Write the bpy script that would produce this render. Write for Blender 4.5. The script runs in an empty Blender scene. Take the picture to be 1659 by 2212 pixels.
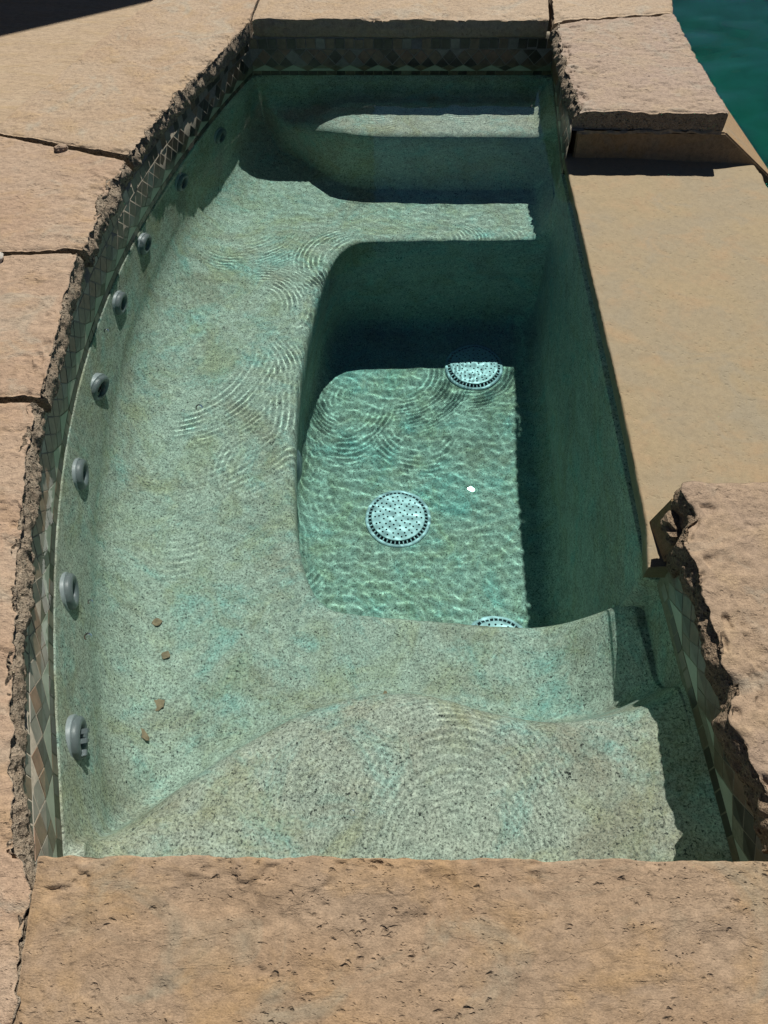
import bpy, bmesh, math, random
import numpy as np
from mathutils import Vector, Matrix
from mathutils.geometry import delaunay_2d_cdt

random.seed(7)
R = math.radians
scene = bpy.context.scene
COL = scene.collection

# ------------------------------------------------------------------ camera
cam = bpy.data.cameras.new("camera")
cam.sensor_fit = 'VERTICAL'; cam.sensor_height = 24.0
cam.lens = 24.0 * 1533.0 / 2212.0
cam.clip_start = 0.02; cam.clip_end = 500.0
camo = bpy.data.objects.new("camera", cam); COL.objects.link(camo)
camo.location = (0, 0, 1.55); camo.rotation_euler = (R(36.0), 0, 0)
scene.camera = camo

# ------------------------------------------------------------------ sky, sun, exposure
SUN = Vector((185.5, 940.0, 1212.0)).normalized()      # towards the sun
EL = math.asin(SUN.z); AZ = math.atan2(SUN.x, SUN.y)
world = bpy.data.worlds.new("World"); scene.world = world
world.use_nodes = True
wn = world.node_tree.nodes; wl = world.node_tree.links
bg = wn.get("Background") or wn.new("ShaderNodeBackground")
sky = wn.new("ShaderNodeTexSky"); sky.sky_type = 'NISHITA'
sky.sun_disc = False; sky.sun_elevation = EL; sky.sun_rotation = AZ
sky.altitude = 2200.0; sky.air_density = 0.50; sky.dust_density = 0.10
wl.new(sky.outputs[0], bg.inputs[0]); bg.inputs[1].default_value = 0.05
sl = bpy.data.lights.new("sun", 'SUN'); sl.energy = 5.0; sl.angle = R(0.5)
sl.color = (1.0, 0.955, 0.88)
sl.cycles.is_caustics_light = True
suno = bpy.data.objects.new("sun", sl); COL.objects.link(suno)
suno.rotation_euler = SUN.to_track_quat('Z', 'Y').to_euler(); suno.location = SUN * 20

vs = scene.view_settings
vs.view_transform = 'Standard'; vs.look = 'None'; vs.gamma = 1.0; vs.exposure = 0.44
vs.use_curve_mapping = False
scene.render.engine = 'CYCLES'
scene.cycles.max_bounces = 8; scene.cycles.transmission_bounces = 6; scene.cycles.diffuse_bounces = 3; scene.cycles.glossy_bounces = 3
scene.cycles.sample_clamp_indirect = 4.0
scene.cycles.use_denoising = True

# ------------------------------------------------------------------ numpy noise
def _h(ix, iy, iz, s):
    n = (ix.astype(np.int64) * 374761393 + iy.astype(np.int64) * 668265263 + iz.astype(np.int64) * 2147483647 + s * 974634777) & 0xFFFFFFFF
    n = ((n ^ (n >> 13)) * 1274126177) & 0xFFFFFFFF
    n = ((n ^ (n >> 16)) * 2246822519) & 0xFFFFFFFF
    return ((n ^ (n >> 15)) & 0xFFFFFF) / 16777215.0
def vnoise(p, s=0):
    i = np.floor(p).astype(np.int64); f = p - i
    u = f * f * f * (f * (f * 6 - 15) + 10)
    r = 0
    for dx in (0, 1):
        for dy in (0, 1):
            for dz in (0, 1):
                w = (u[:, 0] if dx else 1 - u[:, 0]) * (u[:, 1] if dy else 1 - u[:, 1]) * (u[:, 2] if dz else 1 - u[:, 2])
                r = r + w * _h(i[:, 0] + dx, i[:, 1] + dy, i[:, 2] + dz, s)
    return r * 2 - 1
def fbm(p, o=4, s=0, g=0.5):
    a = 1.0; r = 0; t = 0; q = p.copy()
    for k in range(o):
        r = r + a * vnoise(q, s + k * 17); t += a; a *= g; q = q * 2.03 + 11.3
    return r / t
def sstep(a, b, x):
    t = np.clip((x - a) / (b - a), 0, 1); return t * t * (3 - 2 * t)

def cdt(outer, holes):
    """triangulate a loop with holes: keep the triangles that lie inside the outer loop and outside every hole"""
    pts = []; edges = []
    for loop in [outer] + holes:
        b = len(pts); pts += [Vector(p) for p in loop]; edges += [(b + k, b + (k + 1) % len(loop)) for k in range(len(loop))]
    v, e, f, _, _, _ = delaunay_2d_cdt(pts, edges, [], 0, 1e-7)
    V_ = np.array([p[:] for p in v]); F_ = np.array([q for q in f if len(q) == 3]); C_ = V_[F_].mean(1)
    keep = poly_sdf(C_, outer) > 0
    for h in holes: keep &= poly_sdf(C_, h) < 0
    return V_, [tuple(int(i) for i in q) for q in F_[keep]]

# ------------------------------------------------------------------ object helpers
def link(name, me, mat=None, parent=None, smooth=True):
    if mat is not None and not me.materials: me.materials.append(mat)
    if smooth: me.polygons.foreach_set("use_smooth", np.ones(len(me.polygons), dtype=bool))
    o = bpy.data.objects.new(name, me); COL.objects.link(o)
    if parent is not None: o.parent = parent
    return o
def empty(name, loc=(0, 0, 0)):
    o = bpy.data.objects.new(name, None); o.location = loc; o.empty_display_size = 0.05
    COL.objects.link(o); return o
def tag(o, label=None, cat=None, group=None, kind=None):
    if label: o["label"] = label
    if cat: o["category"] = cat
    if group: o["group"] = group
    if kind: o["kind"] = kind
    return o
def grid_mesh(name, co, nu, nv, flip=False, extra=()):
    """co: (nu*nv,3), index = i*nv + j"""
    i, j = np.meshgrid(np.arange(nu - 1), np.arange(nv - 1), indexing='ij')
    a = (i * nv + j).ravel()
    q = np.stack([a, a + nv, a + nv + 1, a + 1], 1)
    if flip: q = q[:, ::-1]
    me = bpy.data.meshes.new(name)
    nf = len(q); ne = sum(len(e) for e in extra)
    me.vertices.add(len(co)); me.vertices.foreach_set("co", np.asarray(co, np.float32).ravel())
    me.loops.add(nf * 4 + ne)
    idx = np.concatenate([q.ravel()] + [np.asarray(e) for e in extra]).astype(np.int32)
    me.loops.foreach_set("vertex_index", idx)
    me.polygons.add(nf + len(extra))
    st = np.concatenate([np.arange(nf) * 4, nf * 4 + np.cumsum([0] + [len(e) for e in extra])[:-1]]) if extra else np.arange(nf) * 4
    me.polygons.foreach_set("loop_start", st.astype(np.int32))
    me.update(calc_edges=True); me.validate()
    return me
def resample(pts, n):
    p = np.asarray(pts, float)
    d = np.concatenate([[0], np.cumsum(np.linalg.norm(np.diff(p, axis=0), axis=1))])
    t = np.linspace(0, d[-1], n)
    return np.stack([np.interp(t, d, p[:, k]) for k in range(p.shape[1])], 1)
def poly_sdf(P, poly):
    """signed distance, positive inside"""
    poly = np.asarray(poly, float); d = np.full(len(P), 1e9); ins = np.zeros(len(P), bool)
    for k in range(len(poly)):
        a = poly[k]; b = poly[(k + 1) % len(poly)]; e = b - a
        w = P - a; t = np.clip((w @ e) / (e @ e), 0, 1)
        q = w - t[:, None] * e; d = np.minimum(d, np.einsum('ij,ij->i', q, q))
        c = ((a[1] > P[:, 1]) != (b[1] > P[:, 1]))
        with np.errstate(divide='ignore', invalid='ignore'):
            xx = (b[0] - a[0]) * (P[:, 1] - a[1]) / (b[1] - a[1] + 1e-12) + a[0]
        ins ^= c & (P[:, 0] < xx)
    d = np.sqrt(d); return np.where(ins, d, -d)
def chaikin(p, n=2, closed=True):
    p = np.asarray(p, float)
    for _ in range(n):
        q = np.roll(p, -1, 0)
        p = np.stack([.75 * p + .25 * q, .25 * p + .75 * q], 1).reshape(-1, 2)
    return p
def lathe(name, prof, seg=40, cap=False):
    co = []; fs = []
    for r, z in prof:
        for k in range(seg):
            a = 2 * math.pi * k / seg; co.append((r * math.cos(a), r * math.sin(a), z))
    n = len(prof)
    for i in range(n - 1):
        for k in range(seg):
            k2 = (k + 1) % seg
            fs.append((i * seg + k, i * seg + k2, (i + 1) * seg + k2, (i + 1) * seg + k))
    if cap: fs.append(tuple((n - 1) * seg + k for k in range(seg)))
    me = bpy.data.meshes.new(name); me.from_pydata(co, [], fs); me.update(); return me
def prism(name, poly, z0, z1, bevel=0.0):
    """poly (x,y) ccw extruded from z0 to z1 with a small chamfer at the top"""
    n = len(poly); c = np.mean(np.asarray(poly), 0)
    P = np.asarray(poly, float)
    bm = bmesh.new()
    def ring(s, z):
        out = []
        for k in range(n):
            v = P[k] - c; l = np.linalg.norm(v)
            q = c + v * (1 - s / l) if s else P[k]
            out.append(bm.verts.new((q[0], q[1], z)))
        return out
    rs = [ring(0, z0), ring(0, z1 - bevel)]
    if bevel: rs.append(ring(bevel * 1.6, z1))
    for a, b in zip(rs[:-1], rs[1:]):
        for k in range(n): bm.faces.new((a[k], a[(k + 1) % n], b[(k + 1) % n], b[k]))
    bm.faces.new(rs[-1]); bm.faces.new(rs[0][::-1])
    bmesh.ops.recalc_face_normals(bm, faces=bm.faces)
    me = bpy.data.meshes.new(name); bm.to_mesh(me); bm.free(); return me

# ------------------------------------------------------------------ materials
ALB = .70                                       # overall reflectance of the finishes
class NT:
    def __init__(s, name):
        s.m = bpy.data.materials.new(name); s.m.use_nodes = True
        s.t = s.m.node_tree; s.t.nodes.clear()
        s.out = s.t.nodes.new("ShaderNodeOutputMaterial")
    def n(s, typ, **kw):
        nd = s.t.nodes.new(typ)
        for k, v in kw.items(): setattr(nd, k, v)
        return nd
    def l(s, a, b): s.t.links.new(a, b)
    def coord(s, scale=None, kind='Object'):
        c = s.n("ShaderNodeTexCoord").outputs[kind]
        if scale is None: return c
        m = s.n("ShaderNodeMapping"); m.inputs['Scale'].default_value = scale if hasattr(scale, '__len__') else (scale,) * 3
        s.l(c, m.inputs['Vector']); return m.outputs[0]
    def geo(s): return s.n("ShaderNodeNewGeometry").outputs['Position']
    def noise(s, vec, scale, detail=4, rough=.55, dist=0.0):
        nd = s.n("ShaderNodeTexNoise"); s.l(vec, nd.inputs['Vector'])
        nd.inputs['Scale'].default_value = scale; nd.inputs['Detail'].default_value = detail
        nd.inputs['Roughness'].default_value = rough; nd.inputs['Distortion'].default_value = dist
        return nd.outputs[0]
    def voro(s, vec, scale, feature='F1', rnd=1.0):
        nd = s.n("ShaderNodeTexVoronoi"); nd.feature = feature; s.l(vec, nd.inputs['Vector'])
        nd.inputs['Scale'].default_value = scale; nd.inputs['Randomness'].default_value = rnd; return nd
    def ramp(s, fac, stops, interp='LINEAR'):
        r = s.n("ShaderNodeValToRGB"); cr = r.color_ramp; cr.interpolation = interp
        while len(cr.elements) < len(stops): cr.elements.new(0.5)
        for e, (p, c) in zip(cr.elements, stops):
            e.position = p; e.color = (c, c, c, 1) if not hasattr(c, '__len__') else (*c, 1)
        s.l(fac, r.inputs[0]); return r.outputs[0]
    def mix(s, fac, a, b, mode='MIX'):
        m = s.n("ShaderNodeMix"); m.data_type = 'RGBA'; m.blend_type = mode
        for sock, v in ((m.inputs[0], fac), (m.inputs[6], a), (m.inputs[7], b)):
            if hasattr(v, 'is_output'): s.l(v, sock)
            elif hasattr(v, '__len__'): sock.default_value = (*v, 1)
            else: sock.default_value = v
        return m.outputs[2]
    def math(s, op, a, b=0.0):
        m = s.n("ShaderNodeMath"); m.operation = op
        for sock, v in ((m.inputs[0], a), (m.inputs[1], b)):
            if hasattr(v, 'is_output'): s.l(v, sock)
            else: sock.default_value = v
        return m.outputs[0]
    def bump(s, h, strength, dist, prev=None):
        b = s.n("ShaderNodeBump"); b.inputs['Strength'].default_value = strength; b.inputs['Distance'].default_value = dist
        s.l(h, b.inputs['Height'])
        if prev is not None: s.l(prev, b.inputs['Normal'])
        return b.outputs[0]
    def bsdf(s, col, rough=.6, normal=None, spec=.3, **kw):
        p = s.n("ShaderNodeBsdfPrincipled")
        if hasattr(col, 'is_output'): col = s.mix(1.0, col, (ALB, ALB, ALB), 'MULTIPLY')
        for k, v in (('Base Color', col), ('Roughness', rough)):
            if hasattr(v, 'is_output'): s.l(v, p.inputs[k])
            else: p.inputs[k].default_value = (*v, 1) if hasattr(v, '__len__') else v
        p.inputs['Specular IOR Level'].default_value = spec
        for k, v in kw.items(): p.inputs[k].default_value = v
        if normal is not None: s.l(normal, p.inputs['Normal'])
        s.l(p.outputs[0], s.out.inputs['Surface']); return p

def stone_mat(name, c1, c2, c3, grey, pit=1.0, rough_bump=1.0, seed=0.0, streak=(1, 1, 1), mott=1.0, patchy=False):
    t = NT(name)
    mp = t.n("ShaderNodeMapping"); mp.inputs['Location'].default_value = (seed * 3.1, seed * 1.7, seed)
    mp.inputs['Scale'].default_value = streak
    t.l(t.geo(), mp.inputs['Vector']); v = mp.outputs[0]
    big = t.noise(v, 3.2, 3, .5, .6); mid = t.noise(v, 9, 4, .6, .3); fine = t.noise(v, 60, 4, .65); grain = t.noise(v, 330, 2, .7)
    col = t.mix(t.ramp(big, [(.38, 0), (.62, 1)]), c1, c2)
    col = t.mix(t.ramp(mid, [(.5, 0), (.72, .8)]), col, c3)
    col = t.mix(t.ramp(t.noise(v, 5.5, 5, .6, 1.2), [(.54, 0), (.68, .65)]), col, grey)
    col = t.mix(1.0, col, (.965, .93, .88), 'MULTIPLY')
    col = t.mix(1.0, col, t.ramp(fine, [(.25, 1 - .30 * mott), (.5, 1.0), (.75, 1 + .22 * mott)]), 'MULTIPLY')
    col = t.mix(.9 * mott, col, t.ramp(grain, [(.2, .58), (.5, 1.0), (.8, 1.3)]), 'MULTIPLY')
    # pits: irregular pocks
    vw = t.n("ShaderNodeVectorMath"); vw.operation = 'ADD'
    nn = t.n("ShaderNodeTexNoise"); t.l(v, nn.inputs['Vector']); nn.inputs['Scale'].default_value = 55; nn.inputs['Detail'].default_value = 3
    sc = t.n("ShaderNodeVectorMath"); sc.operation = 'SCALE'; t.l(nn.outputs['Color'], sc.inputs[0]); sc.inputs['Scale'].default_value = .022
    t.l(v, vw.inputs[0]); t.l(sc.outputs[0], vw.inputs[1])
    vo = t.voro(vw.outputs[0], 46)
    sel = t.math('GREATER_THAN', t.noise(v, 30, 2, .5), .5)
    p1 = t.math('MULTIPLY', t.ramp(vo.outputs['Distance'], [(.10, 1), (.30, 0)]), t.ramp(t.noise(v, 16, 3, .6), [(.46, 0), (.60, 1)]))
    vo2 = t.voro(vw.outputs[0], 120)
    p2 = t.math('MULTIPLY', t.ramp(vo2.outputs['Distance'], [(.10, 1), (.34, 0)]), t.ramp(t.noise(v, 40, 2, .6), [(.50, 0), (.62, 1)]))
    pits = t.math('MAXIMUM', p1, t.math('MULTIPLY', p2, .6))
    zone = t.ramp(t.noise(v, 4.2, 3, .6, .8), [(.40, .25), (.58, 1)])
    if patchy: pits = t.math('MULTIPLY', pits, zone)
    col = t.mix(t.math('MULTIPLY', pits, .35 * pit), col, (c1[0] * .45, c1[1] * .42, c1[2] * .4))
    nrm = t.bump(t.math('MULTIPLY', fine, zone) if patchy else fine, .55 * rough_bump, .006)
    if patchy:                                     # low ledges where thin layers have flaked off
        lay = t.n("ShaderNodeMapping"); lay.inputs['Scale'].default_value = (.75, 1.5, 1); t.l(v, lay.inputs[0])
        st_ = t.ramp(t.noise(lay.outputs[0], 6.5, 7, .62, .5), [(.30, 0), (.40, .25), (.415, .45), (.52, .5), (.535, .75), (.66, .8), (.672, 1.0)])
        nrm = t.bump(st_, .42, .007, nrm)
    nrm = t.bump(mid, .35 * rough_bump, .02, nrm)
    nrm = t.bump(grain, .5 * rough_bump, .0016, nrm)
    inv = t.math('SUBTRACT', 1.0, pits)
    nrm = t.bump(inv, min(1.0, .75 * pit), .006, nrm)
    t.bsdf(col, .82, nrm, .22)
    return t.m

def broken_mat(name, c1, c2, dark, seed=0.0):
    """quarry face: spongy, pocked, darker in the pores"""
    t = NT(name); mp = t.n("ShaderNodeMapping"); mp.inputs['Location'].default_value = (seed * 2.1, seed, seed * 1.3); t.l(t.geo(), mp.inputs[0]); v = mp.outputs[0]
    n1 = t.noise(v, 28, 5, .7, .6); n2 = t.noise(v, 95, 4, .7, .4); n3 = t.noise(v, 300, 3, .7)
    vo = t.voro(v, 75); vo2 = t.voro(v, 170)
    pores = t.math('MAXIMUM', t.math('MULTIPLY', t.ramp(vo.outputs['Distance'], [(.12, 1), (.40, 0)]), t.ramp(n1, [(.42, 0), (.56, 1)])),
                   t.math('MULTIPLY', t.ramp(vo2.outputs['Distance'], [(.12, 1), (.42, 0)]), t.ramp(n2, [(.42, 0), (.58, .8)])))
    col = t.mix(t.ramp(n1, [(.35, 0), (.65, 1)]), c1, c2)
    col = t.mix(1.0, col, t.ramp(n2, [(.28, .6), (.5, 1), (.72, 1.25)]), 'MULTIPLY')
    col = t.mix(1.0, col, t.ramp(n3, [(.25, .65), (.5, 1), (.75, 1.25)]), 'MULTIPLY')
    col = t.mix(t.math('MULTIPLY', pores, .7), col, dark)
    nrm = t.bump(n1, .9, .022); nrm = t.bump(n2, .9, .009, nrm); nrm = t.bump(n3, .6, .003, nrm)
    nrm = t.bump(t.math('SUBTRACT', 1.0, pores), 1.0, .012, nrm)
    t.bsdf(col, .9, nrm, .15); return t.m
M = {}
M['broken_left'] = broken_mat("broken_stone_left", (.40, .31, .22), (.43, .36, .27), (.085, .062, .04), 2.0)
M['broken_right'] = broken_mat("broken_stone_right", (.35, .25, .165), (.39, .30, .21), (.08, .05, .03), 6.0)
M['stone_near'] = stone_mat("stone_near", (.350, .248, .162), (.365, .275, .195), (.405, .275, .150), (.295, .268, .205), 1.35, .85, 1.3, (.85, 1.3, 1), 1.0, True)
M['stone_left'] = stone_mat("stone_left", (.430, .322, .225), (.455, .358, .262), (.455, .335, .205), (.430, .392, .318), .7, 1.0, 4.7, (1, 1, 1), 1.0, True)
M['stone_left2'] = stone_mat("stone_left_pink", (.430, .312, .225), (.455, .350, .262), (.430, .305, .188), (.415, .368, .295), .9, 1.25, 9.2, (.9, 1.25, 1), 1.0, True)
M['stone_far'] = stone_mat("stone_far", (.440, .340, .240), (.470, .372, .272), (.465, .345, .215), (.430, .395, .325), .8, 1.0, 14.1)
M['stone_right'] = stone_mat("stone_right", (.415, .322, .245), (.405, .316, .255), (.435, .342, .240), (.410, .378, .315), .9, 1.35, 21.7)
M['stone_rough'] = stone_mat("stone_right_near", (.375, .282, .200), (.360, .274, .206), (.410, .308, .200), (.350, .312, .250), .8, 1.2, 33.2, (1, 1, 1), 1.0, True)
M['stone_slab'] = stone_mat("stone_slab", (.370, .300, .188), (.345, .292, .200), (.400, .295, .180), (.325, .290, .215), .45, .2, 41.9, (1, 1, 1), .45)
M['stone_dam'] = stone_mat("stone_dam", (.38, .265, .145), (.34, .25, .15), (.40, .26, .12), (.33, .28, .2), .3, .4, 47.0)
M['deck'] = stone_mat("deck_stone", (.435, .335, .230), (.465, .365, .260), (.44, .335, .20), (.45, .375, .28), .35, .6, 55.5, (.6, 1.8, 1))

def plaster_mat():
    t = NT("speckled_plaster"); v = t.geo()
    mid = t.noise(v, 7.0, 4, .6, .8); fine = t.noise(v, 140, 3, .75); cloud = t.noise(v, 38, 4, .65)
    col = t.mix(t.ramp(mid, [(.35, 0), (.65, 1)]), (.56, .64, .53), (.65, .70, .575))
    # turquoise bloom, ochre and brownish stain patches of the aged finish
    col = t.mix(t.ramp(t.noise(v, 4.6, 8, .72, .6), [(.50, 0), (.68, .75)]), col, (.31, .66, .60))
    for off, sc_, c_, k_ in (((3.3, 7.1, 1.9), 3.4, (.43, .37, .26), .62), ((9.3, 2.1, 5.9), 5.0, (.53, .53, .32), .62)):
        mp = t.n("ShaderNodeMapping"); mp.inputs['Location'].default_value = off; t.l(v, mp.inputs[0])
        col = t.mix(t.ramp(t.noise(mp.outputs[0], sc_, 6, .66, 1.0), [(.48, 0), (.66, k_)]), col, c_)
    col = t.mix(1.0, col, t.ramp(cloud, [(.3, .78), (.5, 1.0), (.7, 1.22)]), 'MULTIPLY')
    col = t.mix(1.0, col, t.ramp(fine, [(.30, .42), (.5, 1.0), (.70, 1.45)]), 'MULTIPLY')
    # aggregate: irregular dark and pale grains of several sizes
    g1 = t.noise(v, 135, 2, .6); g2 = t.noise(v, 240, 2, .6)
    mp2 = t.n("ShaderNodeMapping"); mp2.inputs['Location'].default_value = (5.1, 1.7, 8.8); t.l(v, mp2.inputs[0])
    dens = t.ramp(t.noise(v, 22, 3, .6), [(.3, .2), (.7, 1)])
    pale = t.ramp(t.noise(mp2.outputs[0], 250, 2, .6), [(.60, 0), (.67, 1)])
    col = t.mix(t.math('MULTIPLY', pale, .5), col, (.74, .78, .69))
    col = t.mix(t.math('MULTIPLY', t.ramp(g2, [(.57, 0), (.62, 1)]), .66), col, (.13, .16, .135))
    col = t.mix(t.math('MULTIPLY', t.math('MULTIPLY', t.ramp(g1, [(.605, 0), (.635, 1)]), dens), .97), col, (.028, .036, .033))
    vo = t.voro(v, 95); rnd = t.n("ShaderNodeSeparateColor"); t.l(vo.outputs['Color'], rnd.inputs[0])
    dd = t.math('MULTIPLY', t.math('LESS_THAN', rnd.outputs[0], .07), t.ramp(t.math('ADD', vo.outputs['Distance'], t.math('MULTIPLY', fine, .3)), [(.30, 1), (.42, 0)]))
    col = t.mix(t.math('MULTIPLY', dd, .9), col, (.03, .038, .036))
    nrm = t.bump(fine, .4, .002)
    t.bsdf(col, .8, nrm, .15)
    return t.m
M['plaster'] = plaster_mat()

def simple(name, col, rough=.5, spec=.3, var=.25, scale=40, bump=.0, **kw):
    t = NT(name); v = t.geo()
    n1 = t.noise(v, scale, 4, .6)
    c = t.mix(1.0, col, t.ramp(n1, [(.25, 1 - var), (.75, 1 + var)]), 'MULTIPLY')
    nrm = t.bump(n1, .4, bump) if bump else None
    t.bsdf(c, rough, nrm, spec, **kw); return t.m
M['tile_dark'] = simple("tile_dark_olive", (.072, .060, .042), .32, .45, .45, 35)
M['tile_brown'] = simple("tile_brown", (.215, .145, .09), .35, .45, .45, 30)
M['tile_slate'] = simple("tile_slate", (.26, .235, .19), .35, .45, .35, 30)
M['tile_rust'] = simple("tile_rust", (.27, .16, .10), .4, .4, .4, 30)
M['tile_sage'] = simple("tile_sage", (.60, .61, .49), .4, .4, .15, 30)
M['tile_liner'] = simple("tile_liner", (.062, .046, .030), .4, .4, .4, 26)
M['grout'] = simple("grout", (.36, .325, .255), .9, .1, .25, 90)
M['jet'] = simple("jet_grey_plastic", (.21, .245, .255), .42, .4, .12, 30)
M['jet_light'] = simple("jet_flange_plastic", (.42, .47, .49), .4, .5, .08, 30)
M['jet_dark'] = simple("jet_dark_plastic", (.012, .014, .015), .5, .3, .2, 30)
M['drain'] = simple("drain_white_plastic", (.80, .90, .94), .45, .4, .10, 22)
M['drain_dark'] = simple("drain_sump", (.035, .055, .06), .8, .1, .2, 30)
M['leaf'] = simple("dead_leaf", (.44, .31, .20), .8, .1, .35, 60)
M['pool_plaster'] = simple("pool_plaster", (.028, .17, .145), .8, .1, .2, 6)
M['render_wall'] = simple("house_render", (.45, .40, .33), .9, .1, .12, 8)
M['mortar'] = simple("mortar", (.33, .27, .19), .95, .1, .35, 60, .004)
M['white_pebble'] = simple("white_pebble", (.52, .48, .42), .6, .3, .12, 30)
M['crevice'] = simple("chipped_stone", (.22, .14, .085), .9, .15, .5, 35, .012)

def water_surface_mat(name):
    t = NT(name)
    g = t.n("ShaderNodeBsdfGlass"); g.inputs['IOR'].default_value = 1.333; g.inputs['Roughness'].default_value = 0.0
    g.inputs['Color'].default_value = (1, 1, 1, 1)
    t.l(g.outputs[0], t.out.inputs['Surface']); return t.m
def water_depth_mat(name, absorb, dens):
    t = NT(name)
    a = t.n("ShaderNodeVolumeAbsorption"); a.inputs['Color'].default_value = (*absorb, 1); a.inputs['Density'].default_value = dens
    t.l(a.outputs[0], t.out.inputs['Volume']); return t.m
M['water'] = water_surface_mat("water_surface")
M['spa_depth'] = water_depth_mat("spa_water_absorption", (.14, .88, .88), .54)
M['pool_depth'] = water_depth_mat("pool_water_absorption", (.05, .84, .70), .60)
def glass_mat():
    t = NT("bubble_film"); tr = t.n("ShaderNodeBsdfTransparent"); gl = t.n("ShaderNodeBsdfGlossy"); gl.inputs['Roughness'].default_value = .02
    fr = t.n("ShaderNodeLayerWeight"); fr.inputs[0].default_value = .35; mx = t.n("ShaderNodeMixShader")
    t.l(fr.outputs['Fresnel'], mx.inputs[0]); t.l(tr.outputs[0], mx.inputs[1]); t.l(gl.outputs[0], mx.inputs[2])
    t.l(mx.outputs[0], t.out.inputs['Surface']); return t.m
M['bubble'] = glass_mat()

def recv(o): o.cycles.is_caustics_receiver = True; return o

# ------------------------------------------------------------------ spa plan (metres, water level z = 0)
LEFT = np.array([(-.630, .17), (-.67, .292), (-.707, .393), (-.769, .589), (-.822, .765), (-.886, 1.036), (-.940, 1.307), (-.978, 1.586),
                 (-.998, 1.935), (-.985, 2.269), (-.940, 2.66), (-.872, 3.048), (-.768, 3.504), (-.645, 3.89)])
def xl(y):
    c = np.polyfit(LEFT[:, 1], LEFT[:, 0], 5); return np.polyval(c, y)
def xr(y):
    y = np.asarray(y, float)          # straight wall; it steps in under the spillway slab
    return .722 + .0305 * y - .053 * sstep(.945, .975, y) * (1 - sstep(2.955, 2.985, y))
YN, YF = .185, 3.875
ZT = -.1175                                  # lower edge of the tile band
SEAT, FLOOR = -.58, -1.28
def gap(y): return sstep(.945, .975, y) * (1 - sstep(2.955, 2.985, y))
def ztop(y): return ZT + .062 * gap(y)

def prof(d, h, r1, r2, ang, last=None):
    th = R(ang); a = np.linspace(0, th, 14)
    s = list(r1 * np.sin(a)); z = list(-r1 * (1 - np.cos(a)))
    rest = max(h - (r1 + r2) * (1 - math.cos(th)), 0.0)
    s0, z0 = s[-1] + rest / math.tan(th), z[-1] - rest
    b = np.linspace(th, 0, 16)
    s += list(s0 + r2 * (math.sin(th) - np.sin(b))); z += list(z0 - r2 * (np.cos(b) - math.cos(th)))
    return np.interp(d, s, z, right=z[-1] if last is None else last)

FOOT = chaikin([(-.06, 2.905), (-.17, 2.875), (-.255, 2.75), (-.300, 2.55), (-.340, 2.28), (-.362, 2.00), (-.360, 1.75), (-.345, 1.50), (-.312, 1.22), (-.225, 1.03),
                (-.06, .998), (.15, .985), (.40, .958), (.70, .950), (1.1, .95), (1.1, 2.905), (.70, 2.905), (.3, 2.905)], 3)
SHELF = chaikin([(1.2, 3.435), (.75, 3.435), (.45, 3.445), (.15, 3.445), (-.06, 3.452), (-.18, 3.48), (-.27, 3.54), (-.38, 3.64), (-.50, 3.72), (-.72, 4.2), (1.2, 4.2)], 3)
STEP = chaikin([(-.70, .02), (-.62, .22), (-.52, .345), (-.414, .440), (-.26, .540), (-.149, .600), (.024, .638), (.14, .618), (.254, .578),
                (.43, .548), (.60, .560), (.80, .59), (.95, .59), (.95, .0)], 3)

def shell_height(P):
    x, y = P[:, 0], P[:, 1]
    h = SEAT - .09 * sstep(2.7, 3.2, y)
    h += .012 * fbm(np.c_[P * 2.2, np.zeros(len(P))], 3, 5)
    h = h + prof(poly_sdf(P, FOOT), -(FLOOR - SEAT), .038, .09, 88)
    ds = -poly_sdf(P, SHELF)
    top = -.25 - .16 * sstep(-.16, -.5, x)
    h = np.maximum(h, top + prof(ds, .44, .055, .12, 84, -9))
    dn = -poly_sdf(P, STEP)
    h = np.maximum(h, -.235 + prof(dn, .355, .07, .10, 76, -9))
    # walls with a generous cove
    yy = y
    dl = (x - xl(yy)) * .97; dr = xr(yy) - x; df = YF - y; dk = y - YN
    wide = sstep(.45, 1.35, y) * (1 - sstep(2.7, 3.3, y))
    for d, rr, dw in ((dl, .21, .035), (dr, .20, .02), (df, .10, .03), (dk, .06, .02)):
        if rr == .20:                                   # hand-shaped sweep up to the spillway wall, widest at the near steps
            r = np.minimum(.25 - .13 * sstep(1.1, 1.5, y), (ZT - h) * .88)
            nearby = sstep(1.35, 1.05, y)
            rx = .07 + (.03 + .20 * nearby) * sstep(-1.1, -.75, h)
            dc = np.maximum(d + .053 * (gap(y) - wide), dw)
            fil = r * (1 - np.clip((dc - dw) / rx, 0, 1)) ** (2.2 - .85 * sstep(-.42, -.26, h) * nearby)
            zt_ = ztop(y)
        else:
            r = np.minimum(rr, (ZT - h) * .88); zt_ = ZT
            q = np.clip((d - dw) / r, 0, 1)
            fil = r - np.sqrt(np.maximum(r * r - (r - q * r) ** 2, 0))
        z1 = h + fil
        t = np.clip(d / dw, 0, 1)
        zw = zt_ + (z1 - zt_) * t
        h = np.where(d < dw, zw, z1)
    return np.minimum(h, np.where(dr < .04, ztop(y), ZT))

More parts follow.
